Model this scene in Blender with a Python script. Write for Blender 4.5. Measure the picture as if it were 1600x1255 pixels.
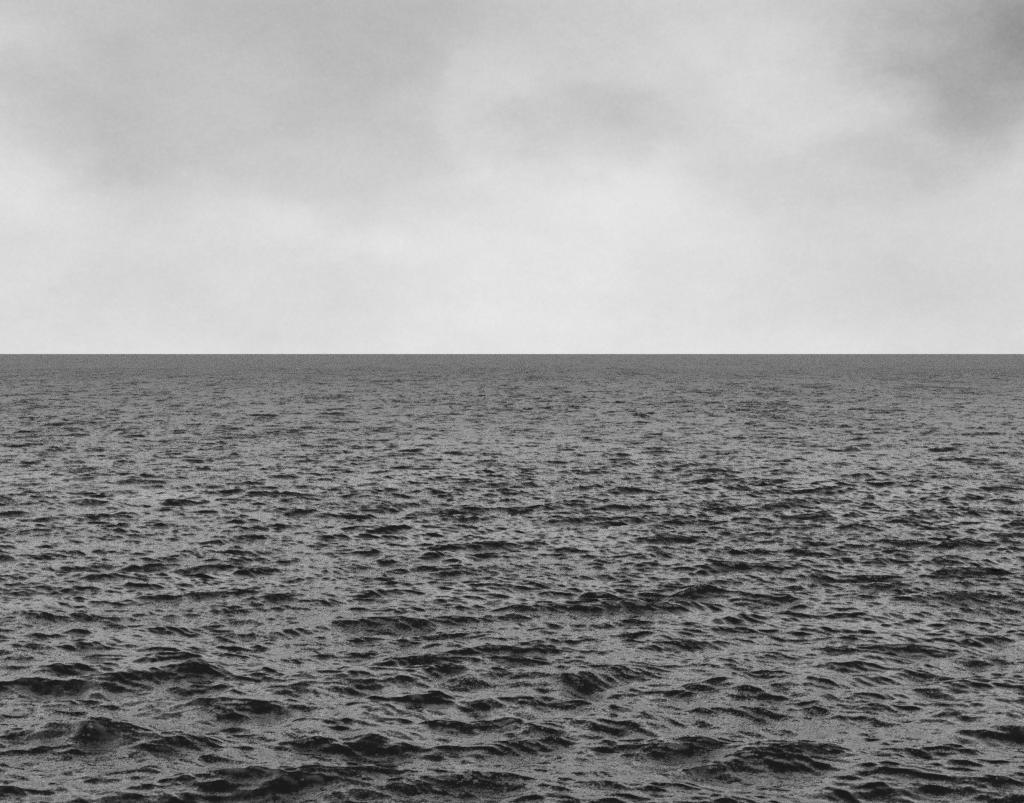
import bpy, math
import numpy as np
from math import radians as R

for o in list(bpy.data.objects):
    bpy.data.objects.remove(o)
S = bpy.context.scene

# ------------------------------------------------------------ camera
CAM_H = 12.0                       # metres above the mean sea level
LENS, SENSOR = 50.0, 36.0
F = 1600 * LENS / SENSOR           # focal length in pixels of the 1600 px photograph
HORIZON, MIDROW = 553.0, 627.5
PITCH = math.atan((MIDROW - HORIZON) / F)
cam = bpy.data.cameras.new("camera")
cam.lens = LENS; cam.sensor_width = SENSOR; cam.sensor_fit = 'HORIZONTAL'
cam.clip_start = 0.5; cam.clip_end = 300000
co = bpy.data.objects.new("camera", cam)
S.collection.objects.link(co)
co.location = (0, 0, CAM_H)
co.rotation_euler = (R(90) - PITCH, 0, 0)
S.camera = co

# ------------------------------------------------------------ exposure
S.view_settings.view_transform = 'Standard'
S.view_settings.look = 'None'
S.view_settings.exposure = 0.0
S.view_settings.gamma = 1.0
S.cycles.use_denoising = False          # render noise left in to stand for film grain
S.cycles.use_adaptive_sampling = True
S.cycles.adaptive_threshold = 0.065
S.cycles.adaptive_min_samples = 20

# ------------------------------------------------------------ sun behind a thick overcast
SUN_EL, SUN_AZ = 55.0, 160.0       # azimuth measured from +Y (view direction) clockwise
sun = bpy.data.lights.new("sun", 'SUN')
sun.energy = 0.5; sun.angle = R(25); sun.color = (1, 1, 1)
so = bpy.data.objects.new("sun", sun)
S.collection.objects.link(so)
so.rotation_euler = (R(90 - SUN_EL), 0, R(180 - SUN_AZ))

# ------------------------------------------------------------ world: grey overcast sky
W = bpy.data.worlds.new("World"); S.world = W
W.use_nodes = True
nt = W.node_tree; nt.nodes.clear()
N = nt.nodes.new; Lk = nt.links.new
def val(x, y, op='ADD', clamp=False):
    n = N('ShaderNodeMath'); n.operation = op; n.use_clamp = clamp
    for i, v in enumerate((x, y)):
        if v is None: continue
        if isinstance(v, (int, float)): n.inputs[i].default_value = v
        else: Lk(v, n.inputs[i])
    return n.outputs[0]
def vec(x, y, op):
    n = N('ShaderNodeVectorMath'); n.operation = op
    for i, v in enumerate((x, y)):
        if v is None: continue
        if isinstance(v, tuple): n.inputs[i].default_value = v
        else: Lk(v, n.inputs[i])
    return n
def ramp(x, a, b, c, d, kind='SMOOTHSTEP'):
    n = N('ShaderNodeMapRange'); n.interpolation_type = kind; n.clamp = True
    Lk(x, n.inputs['Value'])
    for k, v in zip(('From Min', 'From Max', 'To Min', 'To Max'), (a, b, c, d)): n.inputs[k].default_value = v
    return n.outputs['Result']
def noise(v, scale, detail, rough, out='Fac'):
    n = N('ShaderNodeTexNoise'); n.inputs['Scale'].default_value = scale
    n.inputs['Detail'].default_value = detail; n.inputs['Roughness'].default_value = rough
    Lk(v, n.inputs['Vector']); return n.outputs[out]

tc = N('ShaderNodeTexCoord'); D = tc.outputs['Generated']
sky = N('ShaderNodeTexSky'); sky.sky_type = 'NISHITA'; sky.sun_disc = False
sky.sun_elevation = R(SUN_EL); sky.sun_rotation = R(SUN_AZ)
bw = N('ShaderNodeRGBToBW'); Lk(sky.outputs[0], bw.inputs[0])
# ragged cloud edges: the direction is stirred by two scales of noise
st = vec(D, (1.0, 1.0, 1.7), 'MULTIPLY').outputs[0]
w1 = vec(vec(noise(st, 7.5, 6, 0.58, 'Color'), (0.5, 0.5, 0.5), 'SUBTRACT').outputs[0], (0.15, 0.15, 0.10), 'MULTIPLY').outputs[0]
Dw = vec(D, w1, 'ADD').outputs[0]
# the cloud banks: direction (from their place in the photograph), half widths, depth
CLOUDS = [  # px, py, rx, ry, darkness
    (360, 60, 480, 230, 0.10), (130, 175, 170, 100, 0.075), (560, 130, 300, 150, 0.055),
    (270, 290, 190, 75, 0.03), (440, 300, 120, 60, 0.03),
    (915, 222, 110, 80, 0.10), (1000, 130, 120, 70, 0.04), (1160, 60, 130, 70, -0.03), (1110, 190, 90, 40, 0.03),
    (1670, 70, 230, 120, 0.31), (1560, 20, 330, 170, 0.08), (1430, 215, 110, 60, 0.09), (1260, 285, 190, 75, 0.07),
    (1560, 420, 300, 210, 0.07), (400, 460, 220, 80, 0.05), (1220, 460, 260, 70, 0.035),
    (20, 400, 230, 260, 0.05), (500, 385, 120, 45, -0.02), (60, 300, 110, 60, -0.03),
    (820, 400, 260, 170, -0.03), (790, 130, 60, 110, -0.04), (0, 180, 90, 130, -0.05), (1000, 300, 140, 60, -0.02), (640, 300, 120, 60, 0.02),
    (700, -120, 900, 180, 0.05),
]
dark = None
for px, py, rx, ry, amt in CLOUDS:
    c = np.array([(px - 800) / F, 1.0, (HORIZON - py) / F]); c /= np.linalg.norm(c)
    d = vec(vec(Dw, tuple(float(q) for q in c), 'SUBTRACT').outputs[0], (F / rx, 1.0, F / ry), 'MULTIPLY')
    ln = vec(d.outputs[0], None, 'LENGTH').outputs['Value']
    b = ramp(ln, 0.35, 1.45, amt, 0.0)
    dark = b if dark is None else val(dark, b)
sep = N('ShaderNodeSeparateXYZ'); Lk(D, sep.inputs[0])
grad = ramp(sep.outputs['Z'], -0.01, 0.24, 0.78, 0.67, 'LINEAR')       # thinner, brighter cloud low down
fill_band = ramp(sep.outputs['Z'], 0.232, 0.36, 0.0, 1.95)                      # unseen bright sky band, added to lighten the sea's reflections
top_dim = ramp(sep.outputs['Z'], 0.36, 0.92, 0.0, 2.4, 'LINEAR')                       # dimming added to the unseen upper sky so steep wave faces reflect dark
lum = val(val(val(grad, fill_band), top_dim, 'SUBTRACT'), dark, 'SUBTRACT')
tex = val(val(noise(st, 9.0, 10, 0.78), 0.5, 'SUBTRACT'), 0.22, 'MULTIPLY')
tex2 = val(val(noise(st, 2.6, 4, 0.5), 0.5, 'SUBTRACT'), 0.08, 'MULTIPLY')
mott = val(val(noise(D, 420.0, 2, 0.8), 0.5, 'SUBTRACT'), 0.10, 'MULTIPLY')
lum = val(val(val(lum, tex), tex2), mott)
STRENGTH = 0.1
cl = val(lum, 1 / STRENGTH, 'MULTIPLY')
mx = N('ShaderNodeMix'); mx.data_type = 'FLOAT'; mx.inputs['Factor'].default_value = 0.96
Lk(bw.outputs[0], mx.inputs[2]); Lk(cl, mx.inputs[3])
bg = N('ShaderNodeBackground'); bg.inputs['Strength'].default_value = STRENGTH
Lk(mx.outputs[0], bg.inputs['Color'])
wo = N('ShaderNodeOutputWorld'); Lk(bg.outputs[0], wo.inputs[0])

# ------------------------------------------------------------ the sea surface
G = 9.81
def wave_tile(n, size, seed, lam_min, lam_max, lam_peak, wind_deg, spread, rms, fall=4.0):
    """periodic tile of wind waves: height and horizontal (choppy) displacement"""
    rng = np.random.default_rng(seed)
    k1 = np.fft.fftfreq(n, d=size / n) * 2 * np.pi
    kx, ky = np.meshgrid(k1, k1)
    k = np.hypot(kx, ky); k[0, 0] = 1e-6
    w = R(wind_deg)
    c = (kx * math.cos(w) + ky * math.sin(w)) / k
    kp = 2 * np.pi / lam_peak
    P = np.exp(-1.25 * (kp / k) ** 2) / k ** fall * (0.03 + np.abs(c) ** spread)
    lo, hi = 2 * np.pi / lam_max, 2 * np.pi / lam_min
    P *= (1 / (1 + np.exp(-(k - lo) / (0.12 * lo)))) * (1 / (1 + np.exp((k - hi) / (0.12 * hi))))
    P[0, 0] = 0
    a = np.sqrt(P) * np.fft.fft2(rng.standard_normal((n, n)))
    h = np.fft.ifft2(a).real
    s = rms / h.std()
    dx = np.fft.ifft2(1j * kx / k * a).real
    dy = np.fft.ifft2(1j * ky / k * a).real
    return size, (h * s).astype(np.float32), (dx * s).astype(np.float32), (dy * s).astype(np.float32)

def sample(tile, X, Y, rot):
    size, h, dx, dy = tile
    n = h.shape[0]
    c, s = math.cos(R(rot)), math.sin(R(rot))
    u = (c * X + s * Y) / size * n; v = (-s * X + c * Y) / size * n
    iu = np.floor(u); iv = np.floor(v)
    fu = (u - iu).astype(np.float32); fv = (v - iv).astype(np.float32)
    i0 = iu.astype(np.int64) % n; j0 = iv.astype(np.int64) % n
    i1 = (i0 + 1) % n; j1 = (j0 + 1) % n
    w00 = (1 - fu) * (1 - fv); w10 = fu * (1 - fv); w01 = (1 - fu) * fv; w11 = fu * fv
    f = lambda a: a[j0, i0] * w00 + a[j0, i1] * w10 + a[j1, i0] * w01 + a[j1, i1] * w11
    H, A, B = f(h), f(dx), f(dy)
    return H, c * A - s * B, s * A + c * B

# rings round the viewpoint's foot, evenly fine in the bay ahead, coarser elsewhere
fine = np.arange(-R(24), R(24), 0.00065)
rest = np.linspace(R(25), 2 * np.pi - R(25), 420, endpoint=False)
th = np.concatenate([fine, rest])                   # angle from +Y, clockwise
r_near = np.geomspace(1.5, 30, 90, endpoint=False)
r_mid = np.geomspace(30, 1200, 2900, endpoint=False)
r_far = np.concatenate([np.geomspace(1200, 12000, 1000, endpoint=False), np.geomspace(12000, 90000, 60)])
rr = np.concatenate([r_near, r_mid, r_far])
nr, na = len(rr), len(th)

TILES = [  # tile, rotation, choppiness, fades out where the rings are too wide to carry it
    (wave_tile(2048, 613.0, 3, 2.6, 60, 9.5, 86, 9.0, 0.125), 0, 1.15, 6000),
    (wave_tile(1024, 173.0, 7, 1.1, 7, 3.2, 92, 11.0, 0.064), 9, 1.1, 2500),
    (wave_tile(1024, 41.0, 11, 0.28, 1.8, 1.1, 86, 8.0, 0.026, 3.6), -13, 1.0, 900),
]
co3 = np.empty((nr, na, 3), np.float32)
breaking = np.zeros((nr, na), np.float32)   # where two wave systems heap up: a fleck of foam
for a in range(0, nr, 200):
    Rr = rr[a:a + 200, None]
    X = Rr * np.sin(th)[None]; Y = Rr * np.cos(th)[None]
    H = np.zeros(X.shape); DX = np.zeros(X.shape); DY = np.zeros(X.shape)
    # gusts: rougher and calmer areas tens of metres across
    g = (np.sin(X / 31 + 1.7 * np.sin(Y / 47)) + np.sin(Y / 53 + 1.3 * np.sin(X / 67 + 2)) +
         np.sin((X + Y) / 23 + 2 * np.sin(Y / 91)))
    gust = 1 + 0.06 * g
    for i, (t, rot, chop, reach) in enumerate(TILES):
        h, dx, dy = sample(t, X, Y, rot)
        k = np.exp(-(Rr / reach) ** 2) * (gust if i else 1 + 0.4 * (gust - 1))
        k = k * (np.interp(Rr, [40, 75], [1.04, 1.0]), np.interp(Rr, [45, 75], [0.95, 1.0]), np.interp(Rr, [45, 75], [0.7, 1.0]))[i]
        breaking[a:a + 200] += (h / t[1].std() * (1.0, 0.9, 0.45)[i] * (Rr < 1500)).astype(np.float32)
        H += h * k; DX += dx * k * chop; DY += dy * k * chop
    co3[a:a + 200, :, 0] = X + DX
    co3[a:a + 200, :, 1] = Y + DY
    co3[a:a + 200, :, 2] = H

# the steeper single crests the photograph shows: where each stands (its bearing and depression
# give its place on the sea), its half width and its steepness
CRESTS = [
    (30, 1068, 45, 1), (20, 888, 60, .6), (125, 882, 55, .6), (215, 888, 40, .7), (312, 888, 30, .6),
    (140, 905, 50, .5), (297, 1062, 45, 1), (190, 1072, 55, .8), (150, 1085, 30, .7), (250, 1037, 25, .5),
    (406, 1053, 30, .7), (447, 1029, 45, .7), (360, 1106, 70, 1), (88, 1127, 22, .7), (110, 1156, 50, 1),
    (165, 1158, 22, .8), (280, 1138, 60, .8), (437, 1150, 70, 1), (481, 1083, 25, .6), (600, 873, 12, .5),
    (590, 920, 35, .5), (733, 929, 22, .7), (805, 941, 28, .7), (839, 914, 20, .6), (880, 909, 30, .6),
    (1000, 917, 35, .7), (985, 863, 25, .9), (790, 891, 40, .5), (853, 988, 20, .7), (990, 995, 40, .8),
    (592, 1016, 20, .6), (705, 1017, 25, .6), (1000, 1040, 25, .8), (745, 1066, 25, .8), (585, 1064, 45, .7),
    (905, 1067, 45, .9), (855, 1072, 35, .8), (800, 1090, 50, .6), (645, 1113, 50, .8), (775, 1110, 30, .7),
    (565, 1125, 30, .9), (600, 1155, 50, 1), (810, 1142, 20, .6), (960, 1127, 40, 1), (1010, 1142, 60, 1),
    (1330, 860, 60, .8), (1210, 905, 50, .6), (1345, 917, 30, .8), (1305, 930, 25, .7), (1270, 990, 60, .7),
    (1460, 984, 60, .9), (1535, 931, 20, .7), (1590, 943, 25, .8), (1365, 1045, 10, .6), (1175, 1080, 35, .9),
    (1285, 1075, 35, 1), (1260, 1090, 60, 1), (1165, 1112, 25, .6), (1120, 1128, 22, 1), (1375, 1118, 40, .7),
    (1530, 1118, 50, .8), (1345, 1143, 25, .8), (1420, 1157, 55, 1), (1580, 1150, 40, 1), (1500, 1033, 30, .7),
    (840, 644, 30, .7), (905, 642, 25, .6), (540, 667, 15, .8), (675, 708, 30, .9), (720, 702, 25, .7),
    (870, 704, 12, .8), (900, 718, 30, .8), (1325, 717, 10, .8), (1420, 687, 8, .7), (1410, 716, 25, .7),
    (780, 759, 35, .7), (915, 760, 25, .8), (600, 799, 12, .8), (800, 792, 20, .7), (745, 801, 25, .7),
    (1130, 700, 30, .6), (1150, 725, 20, .6), (1265, 755, 20, .8), (1110, 798, 18, .7), (1320, 805, 20, .8),
    (1590, 813, 20, .9), (97, 684, 20, .8), (300, 683, 12, .8), (165, 750, 40, .9), (200, 812, 35, .9),
    (110, 835, 30, .8), (50, 847, 35, .8), (360, 765, 12, .7), (650, 636, 20, .6), (1560, 650, 40, .6),
]
crng = np.random.default_rng(5)
thf = th[:len(fine)]
for px, py, hw, st_ in CRESTS:
    d = CAM_H * F / (py - HORIZON)
    xc, yc = (px - 800) / F * d, d
    wx = max(0.6, hw / F * d) * (1.35 if py > 1050 else 1.0); A = (0.95 if py > 1050 else 0.62) * st_ * min(0.50, 0.17 + 0.10 * wx)
    bend, tilt, ph = crng.uniform(-.12, .12), crng.uniform(-.12, .12), crng.uniform(0, 6.28)
    r0, r1 = np.searchsorted(rr, [math.hypot(xc, yc) - 5 - .1 * d, math.hypot(xc, yc) + 9 + .1 * d])
    a0, a1 = np.searchsorted(thf, [math.atan2(xc - 3.2 * wx, yc), math.atan2(xc + 3.2 * wx, yc)])
    B = co3[r0:r1, a0:a1]
    dx = (B[..., 0] - xc) / wx
    q = B[..., 1] - (yc + wx * (tilt * dx + bend * dx * dx) + 0.16 * np.sin(2.6 * dx + ph) + 0.07 * np.sin(7 * dx + ph * 3))
    front, back = 0.32 + 1.5 * A, 0.9 + 2.2 * A
    prof = np.where(q < 0, np.exp(-np.abs(q / front) ** 1.5), np.exp(-np.abs(q / back) ** 1.3))
    prof = prof - 0.35 * np.exp(-((q + 2.4 * front) / (1.3 * front)) ** 2)
    B[..., 2] += A * prof * np.exp(-np.abs(dx) ** 2 * 0.6) * (1 + 0.18 * np.sin(3.7 * dx + 2 * ph))

verts = co3.reshape(-1, 3)
ii = np.arange(nr - 1, dtype=np.int32)[:, None] * na
jj = np.arange(na, dtype=np.int32)[None]
j2 = (jj + 1) % na
quads = np.stack([ii + jj, ii + na + jj, ii + na + j2, ii + j2], -1).reshape(-1, 4)
quads = quads[:, ::-1]
me = bpy.data.meshes.new("sea")
me.vertices.add(len(verts)); me.vertices.foreach_set('co', verts.ravel())
me.loops.add(quads.size); me.loops.foreach_set('vertex_index', quads.astype(np.int32).ravel())
me.polygons.add(len(quads))
me.polygons.foreach_set('loop_start', np.arange(0, quads.size, 4, dtype=np.int32))
me.update(calc_edges=True)
me.shade_smooth()
# ripples too small for the mesh at that distance from the bay's viewpoint are carried as gloss
rip = np.repeat(np.interp(np.log(rr), np.log([45, 110, 240, 1000]), [0.07, 0.16, 0.38, 0.58]), na).astype(np.float32)
fo = me.attributes.new('foam', 'FLOAT', 'POINT')
fo.data.foreach_set('value', np.clip((breaking - 4.4) / 1.2, 0, 1).astype(np.float32).ravel())
at = me.attributes.new('ripple', 'FLOAT', 'POINT'); at.data.foreach_set('value', rip)
sea = bpy.data.objects.new("sea", me)
S.collection.objects.link(sea)
sea["kind"] = "structure"
sea["label"] = "dark grey choppy open sea reaching the horizon"

# ------------------------------------------------------------ water material
m = bpy.data.materials.new("sea_water"); m.use_nodes = True
nt = m.node_tree; nt.nodes.clear(); N = nt.nodes.new; Lk = nt.links.new
geo = N('ShaderNodeNewGeometry'); P = geo.outputs['Position']
def slopes(scale, det, rough, amp, stretch=(1.0, 1.0, 0.4)):
    c = noise(vec(P, stretch, 'MULTIPLY').outputs[0], scale, det, rough, 'Color')
    return vec(vec(c, (0.5, 0.5, 0.5), 'SUBTRACT').outputs[0], (amp[0], amp[1], 0.0), 'MULTIPLY').outputs[0]
def total(rows):
    r = None
    for args in rows:
        q = slopes(*args); r = q if r is None else vec(r, q, 'ADD').outputs[0]
    return r
def scaled(v, k):
    n = N('ShaderNodeVectorMath'); n.operation = 'SCALE'; Lk(v, n.inputs[0]); Lk(k, n.inputs['Scale']); return n.outputs[0]
ra = N('ShaderNodeAttribute'); ra.attribute_name = 'ripple'
near = total(((1.3, 5, 0.85, (0.6, 1.5), (0.5, 1.9, 0.4)),      # ripples half a metre long
              (14.0, 3, 0.9, (0.9, 1.6), (0.9, 1.1, 0.4))))     # capillary glitter
far = total(((0.11, 5, 0.9, (0.35, 2.0), (1.2, 0.55, 0.4)),     # slopes of waves the far rings cannot carry
             (0.02, 5, 0.85, (0.3, 2.0), (3.0, 0.4, 0.4))))
rip = vec(near, scaled(far, ramp(ra.outputs['Fac'], 0.17, 0.50, 0.0, 1.0, 'LINEAR')), 'ADD').outputs[0]
gust = ramp(noise(vec(P, (0.8, 1.0, 0.0), 'MULTIPLY').outputs[0], 0.06, 5, 0.65), 0.34, 0.66, 0.35, 1.55, 'LINEAR')
gv = N('ShaderNodeVectorMath'); gv.operation = 'SCALE'; Lk(rip, gv.inputs[0]); Lk(gust, gv.inputs['Scale']); rip = gv.outputs[0]
nn = vec(vec(geo.outputs['Normal'], rip, 'ADD').outputs[0], None, 'NORMALIZE').outputs[0]
pb = N('ShaderNodeBsdfPrincipled')
pb.inputs['Base Color'].default_value = (0.003, 0.003, 0.003, 1)
at = N('ShaderNodeAttribute'); at.attribute_name = 'ripple'
Lk(at.outputs['Fac'], pb.inputs['Roughness'])
fa = N('ShaderNodeAttribute'); fa.attribute_name = 'foam'
lace = ramp(noise(vec(P, (0.6, 1.4, 1.0), 'MULTIPLY').outputs[0], 9.0, 4, 0.7), 0.44, 0.56, 0.0, 1.0, 'LINEAR')
fm = val(fa.outputs['Fac'], lace, 'MULTIPLY', True)
foam = N('ShaderNodeBsdfDiffuse'); foam.inputs['Color'].default_value = (0.75, 0.75, 0.75, 1)
ms = N('ShaderNodeMixShader'); Lk(fm, ms.inputs[0]); Lk(pb.outputs[0], ms.inputs[1]); Lk(foam.outputs[0], ms.inputs[2])
pb.inputs['IOR'].default_value = 1.42
Lk(nn, pb.inputs['Normal'])
mo = N('ShaderNodeOutputMaterial'); Lk(ms.outputs[0], mo.inputs[0])
me.materials.append(m)
